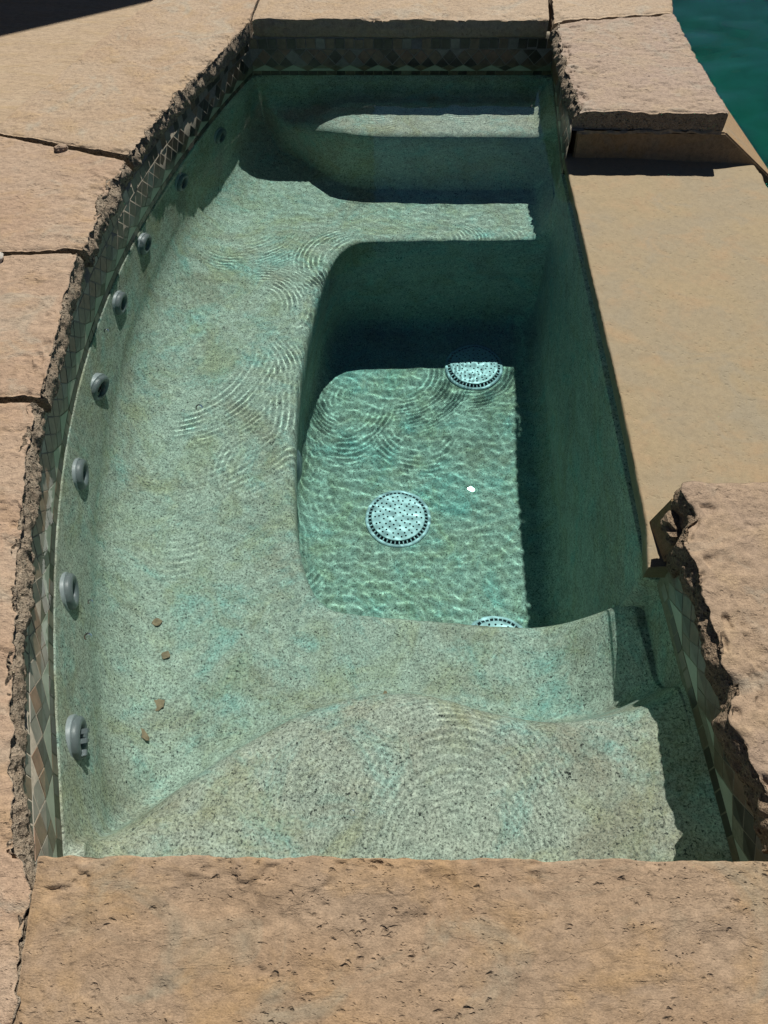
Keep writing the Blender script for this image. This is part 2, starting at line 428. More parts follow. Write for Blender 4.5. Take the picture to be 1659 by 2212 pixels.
def warp(n, edge, L):
    """n samples on 0..1 denser within `edge` metres of both ends"""
    k = n // 8
    a = np.linspace(0, edge / L, k, endpoint=False); b = np.linspace(edge / L, 1 - edge / L, n - 2 * k); c = 1 - a[::-1]
    return np.concatenate([a, b, c])
NU, NV = 330, 640
U = warp(NU, .045, 1.6); V = warp(NV, .045, 3.69)
yy = YN + (YF - YN) * V
Y2 = np.repeat(yy, NU); U2 = np.tile(U, NV)
X2 = xl(Y2) + (xr(Y2) - xl(Y2)) * U2
P2 = np.c_[X2, Y2]
Z2 = shell_height(P2)
X2 = X2 - .062 * sstep(-.62, -1.15, Z2) * (1 - sstep(-.30, .20, X2))             # the bench nose overhangs the footwell a little
X2 = X2.reshape(NV, NU); Z2 = Z2.reshape(NV, NU); Y2 = Y2.reshape(NV, NU)      # turn the upper edge back into the wall
X2 = np.c_[X2[:, :1] - .05, X2, X2[:, -1:] + .05]; Y2 = np.c_[Y2[:, :1], Y2, Y2[:, -1:]]; Z2 = np.c_[Z2[:, :1] - .002, Z2, Z2[:, -1:] - .002]
NU += 2; X2, Y2, Z2 = X2.ravel(), Y2.ravel(), Z2.ravel()
spa = tag(empty("spa_basin", (0, 2.0, -1.3)), "green speckled plaster spa basin with built-in benches and tiled waterline", "spa")
def child(o, par):
    o.parent = par; o.matrix_parent_inverse = par.matrix_basis.inverted(); return o
shell = link("shell", grid_mesh("shell", np.c_[X2, Y2, Z2], NV, NU, flip=True), M['plaster'])
child(recv(shell), spa)

# ------------------------------------------------------------------ water of the spa: one closed body, rippled top
def packet(X, Y, cx, cy, r0, wid, lam, amp, a0=None, a1=None, b=1.0):
    dx, dy = X - cx, Y - cy; r = np.hypot(dx, dy)
    r = r + .10 * (r - r0) ** 2 / wid
    brk = .45 + .55 * np.sin(X * 23 + cy * 7) * np.sin(Y * 19 + cx * 9) + .35 * np.sin(X * 51 - Y * 37 + cx)
    z = amp * (1 - b + b * brk) * 1.5 * np.sin(2 * math.pi * (r - r0) / lam) * np.exp(-((r - r0) / wid) ** 2)
    if a0 is not None:
        a = np.degrees(np.arctan2(dy, dx)); d = np.abs((a - a0 + 180) % 360 - 180)
        z = z * np.exp(-(d / a1) ** 4)
    return z
def ripples(X, Y):
    z = np.zeros_like(X)
    u = 1.45e-5
    # arcs of rings (centre, radius, width, wavelength, height, direction, spread), bent a little so that none is a true circle
    wx = .012 * np.sin(Y * 9 + 1) + .009 * np.sin(X * 14); wy = .012 * np.sin(X * 8 + 2) + .009 * np.sin(Y * 15)
    A, B = X + wx, Y + wy
    z += packet(A + .03 * np.sin(Y * 6), B * .86 + .065, .165, .45, .20, .12, .0180, 2.1 * u, 100, 85, .55)
    z += packet(A, B, .19, .43, .12, .10, .0165, 1.3 * u, 60, 80, .8)
    z += packet(A, B, -.02, .50, .14, .10, .0190, 1.2 * u, 120, 70, .8)
    z += packet(A, B, -.74, 2.42, .36, .10, .024, 4.4 * u, -42, 36)
    z += packet(A, B, -.74, 2.42, .62, .10, .022, 2.6 * u, -50, 26)
    z += packet(A, B, -.80, 2.15, .52, .08, .022, 3.4 * u, 12, 26)
    z += packet(A, B, -.45, 2.72, .18, .10, .020, 2.6 * u, 30, 70)
    z += packet(A, B, -.02, 3.05, .20, .10, .022, 4.4 * u, 185, 60)
    z += packet(A, B, .20, 3.16, .24, .10, .022, 4.6 * u, -28, 52)
    z += packet(A, B, .52, 3.20, .16, .09, .021, 3.4 * u, -35, 60)
    z += packet(A, B, -.60, 3.30, .26, .10, .022, 2.6 * u, -60, 50)
    z += packet(A, B, -.02, 3.86, .20, .09, .021, 3.2 * u, -60, 55)
    z += packet(A, B, .40, 3.86, .16, .09, .021, 3.0 * u, -100, 65)
    z += packet(A, B, -.04, 2.98, .22, .10, .024, 2.2 * u, -65, 65)
    z += packet(A, B, .30, 2.86, .16, .09, .024, 1.8 * u, -110, 75)
    z += packet(A, B, -.62, 1.75, .24, .09, .023, 1.2 * u, -70, 46)
    z += packet(A, B, -.35, 1.85, .18, .08, .021, 1.2 * u, 140, 46)
    # light general chop, long and short
    g = np.random.default_rng(5)
    m = (.22 + .78 * sstep(1.15, 1.9, Y)) * (.55 + .45 * sstep(-.45, -.2, X))
    for k in range(120):
        lam = g.uniform(.019, .070); th = g.normal(1.25, .55) if k % 4 else g.uniform(0, math.pi)
        kx, ky = math.cos(th) * 2 * math.pi / lam, math.sin(th) * 2 * math.pi / lam
        env = np.clip(np.sin(X * g.uniform(-9, 9) + Y * g.uniform(-7, 7) + g.uniform(0, 6)) * np.sin(X * g.uniform(-5, 5) + Y * g.uniform(3, 9) + g.uniform(0, 6)), 0, 1)
        z += m * env * (lam / .040) ** 1.6 * .62 * u * np.sin(kx * X + ky * Y + g.uniform(0, 6.28) + 1.2 * np.sin(X * 7 + Y * 5 + k))
    return z
def water_body(name, x0, x1, y0, y1, zt, zb, step, mat, depth_mat, fn, caster=True):
    nx = int((x1 - x0) / step) + 1; ny = int((y1 - y0) / step) + 1
    gx = np.linspace(x0, x1, nx); gy = np.linspace(y0, y1, ny)
    Yg, Xg = np.meshgrid(gy, gx, indexing='ij')
    X, Y = Xg.ravel(), Yg.ravel()
    co = np.c_[X, Y, zt + fn(X, Y)]
    n = len(co)
    low = np.array([(x0, y0, zb), (x1, y0, zb), (x1, y1, zb), (x0, y1, zb)])
    co = np.vstack([co, low])
    e_y0 = np.arange(nx); e_y1 = (ny - 1) * nx + np.arange(nx); e_x0 = np.arange(ny) * nx; e_x1 = np.arange(ny) * nx + nx - 1
    ex = [list(e_y0) + [n + 1, n + 0], list(e_y1[::-1]) + [n + 3, n + 2], list(e_x0[::-1]) + [n + 0, n + 3], list(e_x1) + [n + 2, n + 1]]
    ex = [e[::-1] for e in ex] + [[n + 3, n + 2, n + 1, n + 0]]
    me = grid_mesh(name, co, ny, nx, flip=True, extra=ex)
    o = link(name, me, mat)
    o.cycles.is_caustics_caster = caster
    # sides and floor stay flat so that the top edge keeps clean normals
    fl = np.ones(len(me.polygons), bool); fl[-5:] = False
    me.polygons.foreach_set("use_smooth", fl)
    tag(o, kind="structure")
    # what the water absorbs: an even volume that fills the body up to a hair above the surface
    e = .004; zc = zt + .0006
    v = [(x, y, z) for z in (zb + e, zc) for x, y in ((x0 + e, y0 + e), (x1 - e, y0 + e), (x1 - e, y1 - e), (x0 + e, y1 - e))]
    vm = bpy.data.meshes.new("water_depth"); vm.from_pydata(v, [], [(3, 2, 1, 0), (4, 5, 6, 7), (0, 1, 5, 4), (1, 2, 6, 5), (2, 3, 7, 6), (3, 0, 4, 7)]); vm.update()
    d = link("water_depth", vm, depth_mat, smooth=False); d.parent = o; tag(d, kind="structure")
    return o
spa_water = water_body("spa_water", -1.03, .875, YN - .02, YF + .03, 0.0, -1.45, .0037, M['water'], M['spa_depth'], ripples)

# ------------------------------------------------------------------ waterline tiles
TW = .0705                                     # width of a tile set on its corner
def tile_frame(p, tan, nrm, z):
    m = Matrix.Identity(4)
    m.col[0][:3] = tan; m.col[1][:3] = (0, 0, 1); m.col[2][:3] = nrm; m.col[3][:3] = (p[0], p[1], z)
    return m
G = .0018
def diamond(name): 
    h = TW / 2 - G * 1.3
    return prism(name, [(h, 0), (0, h), (-h, 0), (0, -h)], -.004, .0007, .0004)
def square(name):
    h = .047 / 2 - G
    return prism(name, [(-h, -h), (h, -h), (h, h), (-h, h)], -.004, .0007, .0004)
def bigtri(name):
    h = TW - G * 3
    return prism(name, [(-h, G), (h, G), (0, TW - G * 2)], -.004, .0007, .0004)
def smalltri(name):
    h = TW / 2 - G * 2.2
    return prism(name, [(-h, -G), (0, -TW / 2 + G * 1.8), (h, -G)], -.004, .0007, .0004)
TM = {}
for kind, fn in (("diamond_tile", diamond), ("border_tile", square), ("base_triangle_tile", bigtri), ("top_triangle_tile", smalltri)):
    for mk in ("tile_dark", "tile_brown", "tile_slate", "tile_rust", "tile_sage", "tile_liner"):
        me = fn(kind); me.materials.append(M[mk]); TM[kind, mk] = me
def tile_band(path, inward, label):
    """path: polyline along the wall at the tile face; inward: +1 if the water is left of it"""
    path = np.asarray(path, float)
    d = np.concatenate([[0], np.cumsum(np.linalg.norm(np.diff(path, axis=0), axis=1))]); L = d[-1]
    def at(t):
        p = np.array([np.interp(t, d, path[:, k]) for k in (0, 1)])
        a = np.array([np.interp(max(t - .02, 0), d, path[:, k]) for k in (0, 1)]); b = np.array([np.interp(min(t + .02, L), d, path[:, k]) for k in (0, 1)])
        tn = (b - a) / np.linalg.norm(b - a); n = np.array([-tn[1], tn[0]]) * inward
        return p, tn, n
    n = max(int(L / .03), 2); ts = np.linspace(0, L, n); co = []
    for t in ts:
        p, tn, nr = at(t)
        for dz, off in ((-.20, -.05), (-.145, -.05), (-.145, 0), (.128, 0), (.128, -.05)):
            co.append((p[0] + nr[0] * off, p[1] + nr[1] * off, dz))
    band = link("tile_band", grid_mesh("tile_band", np.array(co), n, 5, flip=inward < 0), M['grout'], smooth=False)
    child(recv(band), spa); band["label"] = label
    def put(kind, mk, t, z):
        p, tn, nr = at(t)
        if inward < 0: tn = -tn
        o = bpy.data.objects.new(kind, TM[kind, mk]); COL.objects.link(o)
        j = lambda s: random.gauss(0, s)
        m = tile_frame(p + nr * j(.0004), (tn[0], tn[1], 0), (nr[0], nr[1], 0), z + j(.0005)) @ Matrix.Rotation(j(.008), 4, 'Z') @ Matrix.Rotation(j(.006), 4, 'X')
        o.matrix_basis = m; o.parent = band; o.matrix_parent_inverse = band.matrix_basis.inverted() @ Matrix.Identity(4)
        o.parent = band; recv(o)
    q = .047
    k = 0; t = q / 2
    while t < L - q * .45:
        put("border_tile", random.choice(("tile_liner", "tile_liner", "tile_brown")), t, -TW - q / 2)
        put("border_tile", random.choice(("tile_dark", "tile_brown", "tile_dark", "tile_slate")), t, TW + q / 2)
        t += q
    t = TW; mod = 2 * TW
    while t < L - TW * .3:
        if t + TW < L + .02: put("base_triangle_tile", "tile_sage", t, -TW)
        if t + TW < L - .03: put("diamond_tile", random.choice(("tile_dark", "tile_brown")), t + TW, -TW / 2)
        for s in (-.5, .5):
            if t + s * TW < L - .03:
                put("diamond_tile", random.choice(("tile_brown", "tile_dark", "tile_dark", "tile_brown", "tile_slate")), t + s * TW, 0)
                put("top_triangle_tile", random.choice(("tile_slate", "tile_brown", "tile_rust", "tile_dark")), t + s * TW, TW)
        put("diamond_tile", random.choice(("tile_slate", "tile_brown", "tile_rust")), t, TW / 2)
        if t + TW < L - .03: put("diamond_tile", random.choice(("tile_dark", "tile_brown", "tile_rust")), t + TW, TW / 2)
        t += mod
OFF = .010
ly = np.linspace(YN, YF, 130)
tile_band(np.c_[xl(ly) - OFF + .006, ly], -1, "tile band along the curved jet wall")
tile_band([(xl(YF) - .012, YF + .004), (xr(YF) + .01, YF + .004)], -1, "tile band of the shaded end wall")
tile_band([(xr(y_) + .004, y_) for y_ in (2.95, YF)], 1, "short tile band beside the far spillway stone")
tile_band([(xr(y_) + .004, y_) for y_ in (YN, .96)], 1, "short tile band under the broken coping stone")
child(recv(link("near_wall", prism("near_wall", [(-.9, YN - .06), (.9, YN - .06), (.9, YN - .004), (-.9, YN - .004)], -.3, .128), M['grout'], smooth=False)), spa)

# ------------------------------------------------------------------ coping stones
def stone(name, inner, outer, mat, label, cat="coping stone", z0=.125, z1=.20, res=.007, face=.012, chip=.016, top=.0022, seed=1, face_mat=None, group="coping stones round the spa", nface=10, ends=.006, endface=.0, clean_outer=True):
    inner = np.asarray(inner, float); outer = np.asarray(outer, float)
    L = max(np.sum(np.linalg.norm(np.diff(inner, axis=0), axis=1)), np.sum(np.linalg.norm(np.diff(outer, axis=0), axis=1)))
    m = max(int(L / res), 8)
    I = resample(inner, m); O = resample(outer, m)
    wid = np.mean(np.linalg.norm(O - I, axis=1))
    nt = max(int(wid / res * .9), 8)
    tt = np.concatenate([np.linspace(0, .09, int(nt * .22), endpoint=False), np.linspace(.09, .97, int(nt * .72), endpoint=False), np.linspace(.97, 1, 6)])
    sec = [(0.0, z0 + (z1 - z0) * k / nface, 1) for k in range(nface)] + [(t, z1, 0) for t in tt] + [(1.0, z1 - (z1 - z0) * k / 4, 2) for k in range(1, 5)]
    T = np.array([a for a, b, c in sec]); Z = np.array([b for a, b, c in sec]); K = np.array([c for a, b, c in sec])
    nv = len(sec)
    P = I[:, None, :] * (1 - T)[None, :, None] + O[:, None, :] * T[None, :, None]
    P = np.concatenate([P, np.broadcast_to(Z[None, :, None], (m, nv, 1))], 2).reshape(-1, 3).copy()
    dirI = (I - O) / np.linalg.norm(I - O, axis=1)[:, None]
    D = np.repeat(dirI, nv, 0)
    k = np.tile(K, m); t = np.tile(T, m) * wid; zz = np.tile(Z, m)
    u = np.repeat(np.arange(m) / (m - 1), nv) * L
    de = np.minimum(u, L - u)
    S = P.copy() + seed * 7.3
    # hackly broken face on the pool side
    n1 = fbm(S * np.array([16, 16, 22]), 4, seed); n2 = fbm(S * np.array([45, 45, 55]), 3, seed + 3)
    ridge = 1 - np.abs(fbm(S * 30, 3, seed + 9)) * 2
    rough = face * (1.1 * n1 + .55 * n2 - .35 * ridge)
    hf = np.clip((zz - z0) / (z1 - z0), 0, 1)
    bulge = face * .55 * np.sin(hf * math.pi) - face * .9 * hf ** 3
    push = np.where(k == 1, rough + bulge, 0)
    # the arris: bites taken out of the top edge
    edge = np.exp(-t / (chip * 1.1))
    bite = np.maximum(0, fbm(S * np.array([14, 14, 3]), 4, seed + 21) + .12)
    push = push - np.where(k == 0, edge * (chip * .8 * bite * 1.6 - rough * .8), 0) - np.where(k == 1, hf ** 2 * chip * .8 * bite * 1.6, 0)
    P[:, :2] += D * push[:, None]
    drop = np.where(k == 0, edge * chip * (.25 + 1.2 * bite), 0) * 1.0
    P[:, 2] -= drop
    # top: slight dressing marks, flaking
    tp = top * (1.2 * fbm(S * 7, 3, seed + 31) + .8 * fbm(S * np.array([26, 40, 10]), 4, seed + 33))
    flake = top * 1.6 * sstep(.12, .20, fbm(S * 13, 4, seed + 35))
    near = sstep(.22, .0, t)
    P[:, 2] += np.where(k != 1, tp * (1 + .9 * near) - flake * (.6 + near), 0)
    # outer edge eases a little
    eo = np.exp(-np.maximum(wid - t, 0) / .006); P[:, 2] -= np.where(k == 0, eo * .008 * (1 + 1.5 * n2), 0)
    # joints: eased, slightly ragged ends
    ee = np.exp(-de / .008); P[:, 2] -= np.where(k != 1, ee * ends * (1 + 1.2 * n1), 0)
    dirU = np.repeat(np.gradient(I, axis=0), nv, 0); dirU /= np.linalg.norm(dirU, axis=1)[:, None]
    sgn = np.where(u < L / 2, 1.0, -1.0)
    P[:, :2] += dirU * (sgn * np.exp(-de / .02) * (.0035 + .003 * n2 + endface * np.maximum(0, n1 + .2)))[:, None]
    st = np.arange(nv); en = (m - 1) * nv + np.arange(nv)
    bot = list(np.arange(m) * nv) + list((np.arange(m) * nv + nv - 1)[::-1])
    me = grid_mesh(name, P, m, nv, flip=True, extra=[list(st), list(en[::-1]), bot])
    me.materials.append(mat)
    if face_mat is not None:
        me.materials.append(face_mat)
        jj = np.tile(np.arange(nv - 1), m - 1); mi = np.zeros(len(me.polygons), np.int32); mi[:len(jj)] = (jj < nface + 1); mi[len(jj):len(jj) + 2] = 1
        me.polygons.foreach_set("material_index", mi)
    o = link(name, me)
    me.polygons.foreach_set("use_smooth", np.r_[np.ones(len(me.polygons) - 3, bool), [False] * 3])
    tag(o, label, cat, group); return recv(o)

g_ = .004
stone("coping_stone", [(-.640, 3.84), (-.70, 3.60), (-.788, 3.288), (-.875, 2.98), (-.945, 2.62)], [(-.60, 4.72), (-1.12, 4.20), (-1.30, 3.64), (-1.42, 3.20), (-1.52, 2.80)],
      M['stone_left'], "long tan coping stone running up the left to the far corner", face=.018, chip=.022, seed=3, face_mat=M['broken_left'], nface=14, res=.006)
stone("coping_stone", [(-.945, 2.585), (-.960, 2.40), (-.968, 2.20), (-.962, 2.035)], [(-1.52, 2.785), (-1.56, 2.5), (-1.58, 2.25), (-1.60, 1.99)],
      M['stone_left2'], "pale rough coping stone on the left with a pebble in its upper joint", face=.018, chip=.020, seed=8, face_mat=M['broken_left'], nface=14, res=.006)
stone("coping_stone", [(-.982, 2.018), (-.962, 1.80), (-.938, 1.60), (-.915, 1.372)], [(-1.61, 1.98), (-1.61, 1.75), (-1.58, 1.5), (-1.55, 1.34)],
      M['stone_left2'], "pinkish coping stone on the left between two open joints, level with the far drain cover", face=.010, chip=.010, seed=12, face_mat=M['broken_left'], nface=14, res=.006)
stone("coping_stone", [(-.924, 1.352), (-.885, 1.13), (-.820, .86), (-.762, .63), (-.703, .42), (-.640, .25), (-.598, .19), (-.575, .05), (-.555, -.12), (-.532, -.34)], [(-1.55, 1.32), (-1.52, 1.0), (-1.45, .6), (-1.42, .45), (-1.38, .3), (-1.34, .2), (-1.3, .1), (-1.2, -.1), (-1.1, -.36)],
      M['stone_left2'], "long coping stone on the near left with a deeply pitted inner edge", face=.016, chip=.014, seed=17, face_mat=M['broken_left'], nface=16, res=.005)
stone("coping_stone", [(-.606, .243), (-.2, .243), (.2, .238), (.75, .232), (1.38, .23)], [(-.545, -.36), (-.2, -.36), (.2, -.37), (.75, -.37), (1.38, -.37)],
      M['stone_near'], "wide pitted tan coping stone across the foot of the picture", face=.003, chip=.0045, top=.0024, seed=23, res=.006)
stone("coping_stone", [(.786, 3.868), (.45, 3.866), (0, 3.868), (-.30, 3.872), (-.632, 3.876)], [(.86, 4.45), (.45, 4.45), (0, 4.45), (-.2, 4.45), (-.602, 4.48)],
      M['stone_far'], "straight tan coping stone above the shaded far end wall", face=.006, chip=.008, seed=29, res=.009)
stone("coping_stone", [(.776, 2.965), (.772, 3.25), (.785, 3.55), (.804, 3.842)], [(1.378, 2.95), (1.384, 3.3), (1.384, 3.55), (1.395, 3.945)],
      M['stone_right'], "rough coping block ending at the far side of the spillway", face=.016, chip=.018, top=.004, seed=31, face_mat=M['broken_left'], nface=14, res=.006)
stone("coping_stone", [(.806, 3.862), (.83, 4.1), (.86, 4.5)], [(1.397, 3.962), (1.435, 4.15), (1.48, 4.6)],
      M['stone_far'], "coping stone at the top edge beside the pool, behind the rough block", face=.006, chip=.01, seed=37, res=.01)
stone("coping_stone", [(.690, .255), (.700, .33), (.684, .41), (.667, .495), (.700, .535), (.684, .61), (.690, .69), (.695, .78), (.680, .91), (.722, .975), (.712, 1.05), (.730, 1.078)],
      [(1.35, .25), (1.35, .33), (1.35, .41), (1.35, .5), (1.35, .55), (1.35, .62), (1.35, .7), (1.35, .8), (1.35, .9), (1.35, .98), (1.35, 1.05), (1.35, 1.075)],
      M['stone_rough'], "rough coping stone on the near right with a broken ragged edge", face=.012, chip=.013, top=.0032, seed=41, res=.005, face_mat=M['broken_right'], nface=16)

# ------------------------------------------------------------------ spillway
slab = stone("spillway_slab", [(.672, .945), (.697, 1.08), (.714, 1.40), (.721, 1.566), (.734, 2.037), (.755, 2.75), (.763, 3.00)], [(1.56, .93), (1.56, 1.08), (1.56, 1.40), (1.555, 1.566), (1.55, 2.037), (1.55, 2.75), (1.55, 3.02)],
      M['stone_slab'], "smooth flat tan spillway slab between the spa and the pool", cat="spillway", z0=-.062, z1=.010, face=.0012, chip=.0015, top=.0006, seed=53, group=None, nface=5, ends=.001, res=.012)
def solid(name, verts, faces, mat, bevel=0.0, smooth=False):
    bm = bmesh.new(); vv = [bm.verts.new(v) for v in verts]
    for f in faces: bm.faces.new([vv[i] for i in f])
    bmesh.ops.recalc_face_normals(bm, faces=bm.faces)
    if bevel: bmesh.ops.bevel(bm, geom=list(bm.edges), offset=bevel, segments=2, affect='EDGES')
    me = bpy.data.meshes.new(name); bm.to_mesh(me); bm.free(); return link(name, me, mat, smooth=smooth)
BOX = [(0, 3, 2, 1), (4, 5, 6, 7), (0, 1, 5, 4), (1, 2, 6, 5), (2, 3, 7, 6), (3, 0, 4, 7)]
def box(name, x0, x1, y0, y1, z0, z1, mat, bevel=0.0):
    return solid(name, [(x0, y0, z0), (x1, y0, z0), (x1, y1, z0), (x0, y1, z0), (x0, y0, z1), (x1, y0, z1), (x1, y1, z1), (x0, y1, z1)], BOX, mat, bevel)
# battered wall between spa and pool, cut off at the spillway
ya, yb = 2.962, 4.7
dam = solid("dam_wall", [(.800, ya, -.06), (1.665, ya - .085, -.06), (1.60, yb, -.06), (.87, yb, -.06), (.790, ya, .118), (1.395, ya - .01, .118), (1.38, yb, .118), (.86, yb, .118)], BOX, M['stone_dam'], .006)
tag(dam, "battered stone wall with a sloping sunlit end under the far spillway block", "stone wall")
mort = link("mortar_bed", grid_mesh("mortar_bed", np.array([(.785 + .59 * i / 70, 2.957 + .010 * vnoise(np.array([[i * .31, j * 1.7, 2.0]]))[0] - .006 * (j in (1, 2)), .112 + .014 * j / 3 + (.004 * vnoise(np.array([[i * .23, 9.0, 1.0]]))[0])) for i in range(71) for j in range(4)]), 71, 4, flip=False), M['mortar'])
child(mort, dam)
# jamb on the near side: end of the raised wall, chipped
def rock(name, c, s, seed, mat, amp=.25, sub=3):
    bm = bmesh.new(); bmesh.ops.create_icosphere(bm, subdivisions=sub, radius=1.0)
    P = np.array([v.co[:] for v in bm.verts]); n = fbm(P * 1.3 + seed, 3, seed)
    cub = P / np.max(np.abs(P), axis=1)[:, None]
    Q = P * .45 + cub * .55
    Q = Q * (1 + amp * n)[:, None] * np.array(s)
    for v, q in zip(bm.verts, Q): v.co = q
    me = bpy.data.meshes.new(name); bm.to_mesh(me); bm.free()
    o = link(name, me, mat, smooth=sub > 3); o.location = c; return o
jamb = solid("spillway_jamb", [(.712, .955, .008), (1.40, .955, .008), (1.40, 1.062, .008), (.703, 1.090, .008), (.742, .955, .128), (1.40, .955, .128), (1.40, 1.06, .128), (.722, 1.078, .128)], BOX, M['stone_dam'], .004)
tag(jamb, "chipped dark stone jamb at the near end of the spillway", "stone jamb")
chunk = rock("broken_edge", (.738, 1.005, .112), (.040, .040, .022), 5, M['broken_right'], .75, 3); child(chunk, jamb)
chunk2 = rock("broken_edge", (.745, .945, .060), (.030, .035, .055), 9, M['broken_right'], .75, 3); child(chunk2, jamb)

# ------------------------------------------------------------------ ground, pool, house out of frame
def cdt_sheet(name, outer, holes, z, mat):
    v, f = cdt(outer, holes)
    me = bpy.data.meshes.new(name); me.from_pydata([(p[0], p[1], z) for p in v], [], f); me.update()
    bm = bmesh.new(); bm.from_mesh(me); bmesh.ops.recalc_face_normals(bm, faces=bm.faces)
    if sum(f.normal.z for f in bm.faces) < 0: bmesh.ops.reverse_faces(bm, faces=bm.faces)
    bm.to_mesh(me); bm.free()
    return link(name, me, mat, smooth=False)
PX1, PY0, PY1 = 8.0, -4.0, 9.0
hole = [(-1.2, 2.7), (-1.25, 2.0), (-1.2, 1.2), (-1.05, .6), (-.85, .12), (-.8, -.12), (1.2, -.12), (1.2, .2), (1.40, .2), (1.40, PY0), (PX1, PY0), (PX1, PY1), (1.60, PY1), (1.42, 4.3), (.84, 4.2), (-.5, 4.2), (-.95, 3.9), (-1.12, 3.3)]
deck = tag(cdt_sheet("deck", [(-60, -60), (60, -60), (60, 60), (-60, 60)], [hole], .174, M['deck']), kind="structure")
pool = box("pool_basin", 1.30, PX1, PY0, PY1, -2.3, .0, M['pool_plaster'])
bm = bmesh.new(); bm.from_mesh(pool.data)
bmesh.ops.delete(bm, geom=[f for f in bm.faces if f.normal.z > .5], context='FACES'); bmesh.ops.reverse_faces(bm, faces=bm.faces)
bm.to_mesh(pool.data); bm.free()
tag(recv(pool), kind="structure")
box_w = box("pool_wall", 1.02, 1.545, -.5, 4.7, -2.3, -.056, M['pool_plaster']); tag(box_w, kind="structure")
def chop(X, Y):
    z = np.zeros_like(X); g = np.random.default_rng(9)
    for k in range(40):
        lam = g.uniform(.06, .40); th = g.normal(1.9, .55)
        z += .00042 * (lam / .3) ** 1.2 * np.sin((math.cos(th) * X + math.sin(th) * Y) * 2 * math.pi / lam + g.uniform(0, 6.28))
    return z
pool_water = water_body("pool_water", 1.32, PX1 - .01, PY0 + .01, PY1 - .01, -.10, -2.29, .016, M['water'], M['pool_depth'], chop, caster=False)
# the house that throws the shadow in the top left corner (itself out of the picture)
hh = 3.0
c0 = Vector((-1.8, 3.745)) + Vector((SUN.x, SUN.y)) / SUN.z * hh; c1 = Vector((-1.329, 4.065)) + Vector((SUN.x, SUN.y)) / SUN.z * hh
dv = (c1 - c0).normalized(); nv_ = Vector((-dv.y, dv.x)); a = c0 - dv * 7; b = c0 + dv * 1.5
h4 = [a, b, b + nv_ * 5, a + nv_ * 5]
house = solid("house_wall", [(p.x, p.y, .18) for p in h4] + [(p.x, p.y, .188 + hh) for p in h4], BOX, M['render_wall'])
tag(house, kind="structure")

# ------------------------------------------------------------------ jets on the curved wall
ring_me = lathe("face_ring", [(.0585, .004), (.0585, .016), (.056, .024), (.051, .0295), (.045, .0315), (.039, .030), (.0345, .025), (.0325, .016), (.0325, .002)], 48)
flange_me = lathe("flange", [(.063, -.03), (.0645, .002), (.0635, .0052), (.0600, .0065), (.0575, .0065)], 48)
throat_me = lathe("throat", [(.034, .012), (.033, -.012), (.020, -.016), (.019, -.016)], 36, cap=True)
nozzle_me = lathe("nozzle", [(.0205, -.015), (.0215, .006), (.0195, .012), (.0145, .0125), (.0125, .008), (.012, -.012)], 28)
fin_me = prism("fin", [(-.005, -.013), (.005, -.013), (.0065, .013), (-.0065, .013)], .0, .052, .003)
clip_me = prism("clip", [(-.010, -.006), (.010, -.006), (.008, .006), (-.008, .006)], .010, .046, .003)
for me_, m_ in ((ring_me, 'jet'), (flange_me, 'jet_light'), (throat_me, 'jet_dark'), (nozzle_me, 'jet_dark'), (fin_me, 'jet'), (clip_me, 'jet')): me_.materials.append(M[m_])
def wall_pt(y, z):
    """point on the plaster of the curved wall at height z, and its inward normal"""
    t = np.array([xl(y + .01) - xl(y - .01), .02]); t /= np.linalg.norm(t); n = np.array([t[1], -t[0]])
    xs = np.linspace(0, .3, 1500); q = np.array([xl(y), y]) + n * xs[:, None]
    hgt = shell_height(q); k = np.argmax(hgt < z); return Vector((q[k, 0], q[k, 1], z)), n
JETS = [(3.405, -.262, "farthest grey jet, deep in shade near the far left corner", 0, 0),
        (2.962, -.205, "shaded grey jet second from the far corner, beside the shadow edge", 0, 0),
        (2.507, -.190, "grey jet third from the far corner, with a long shadow below it", 0, 0),
        (2.159, -.207, "sunlit grey jet fourth from the far corner, below the paired joints", 0, 0),
        (1.752, -.250, "grey jet fifth from the far corner, turned to show its dark opening", .30, .25),
        (1.372, -.232, "grey jet third from the near coping, seen almost edge on", 0, 0),
        (.955, -.205, "grey jet second from the near coping, beside floating bubbles", 0, 0),
        (.560, -.222, "nearest grey jet with two raised fins in its mouth", .12, 0)]
for i, (y, z, lab, yaw, pit) in enumerate(JETS):
    p, n = wall_pt(y, z)
    root = tag(empty("spa_jet"), lab, "spa jet", "wall jets of the spa")
    zax = Vector((n[0], n[1], -.02)).normalized(); zax.rotate(Matrix.Rotation(-yaw, 3, 'Z'))
    xax = Vector((0, 0, 1)).cross(zax).normalized(); yax = zax.cross(xax)
    m = Matrix((xax, yax, zax)).transposed().to_4x4(); m.translation = p - zax * .002
    root.matrix_basis = m @ Matrix.Diagonal((.92, .92, .72, 1))
    for nm, me_ in (("flange", flange_me), ("face_ring", ring_me), ("throat", throat_me), ("nozzle", nozzle_me)):
        recv(link(nm, me_, None, root))
    if i == 7:
        for dy_ in (.014, -.012):
            f = recv(link("fin", fin_me, None, root, smooth=False)); f.location = (dy_ * 1.0, .006, -.004); f.rotation_euler = (0, 0, R(14))
        f = recv(link("clip", clip_me, None, root, smooth=False)); f.location = (-.044, .004, 0)

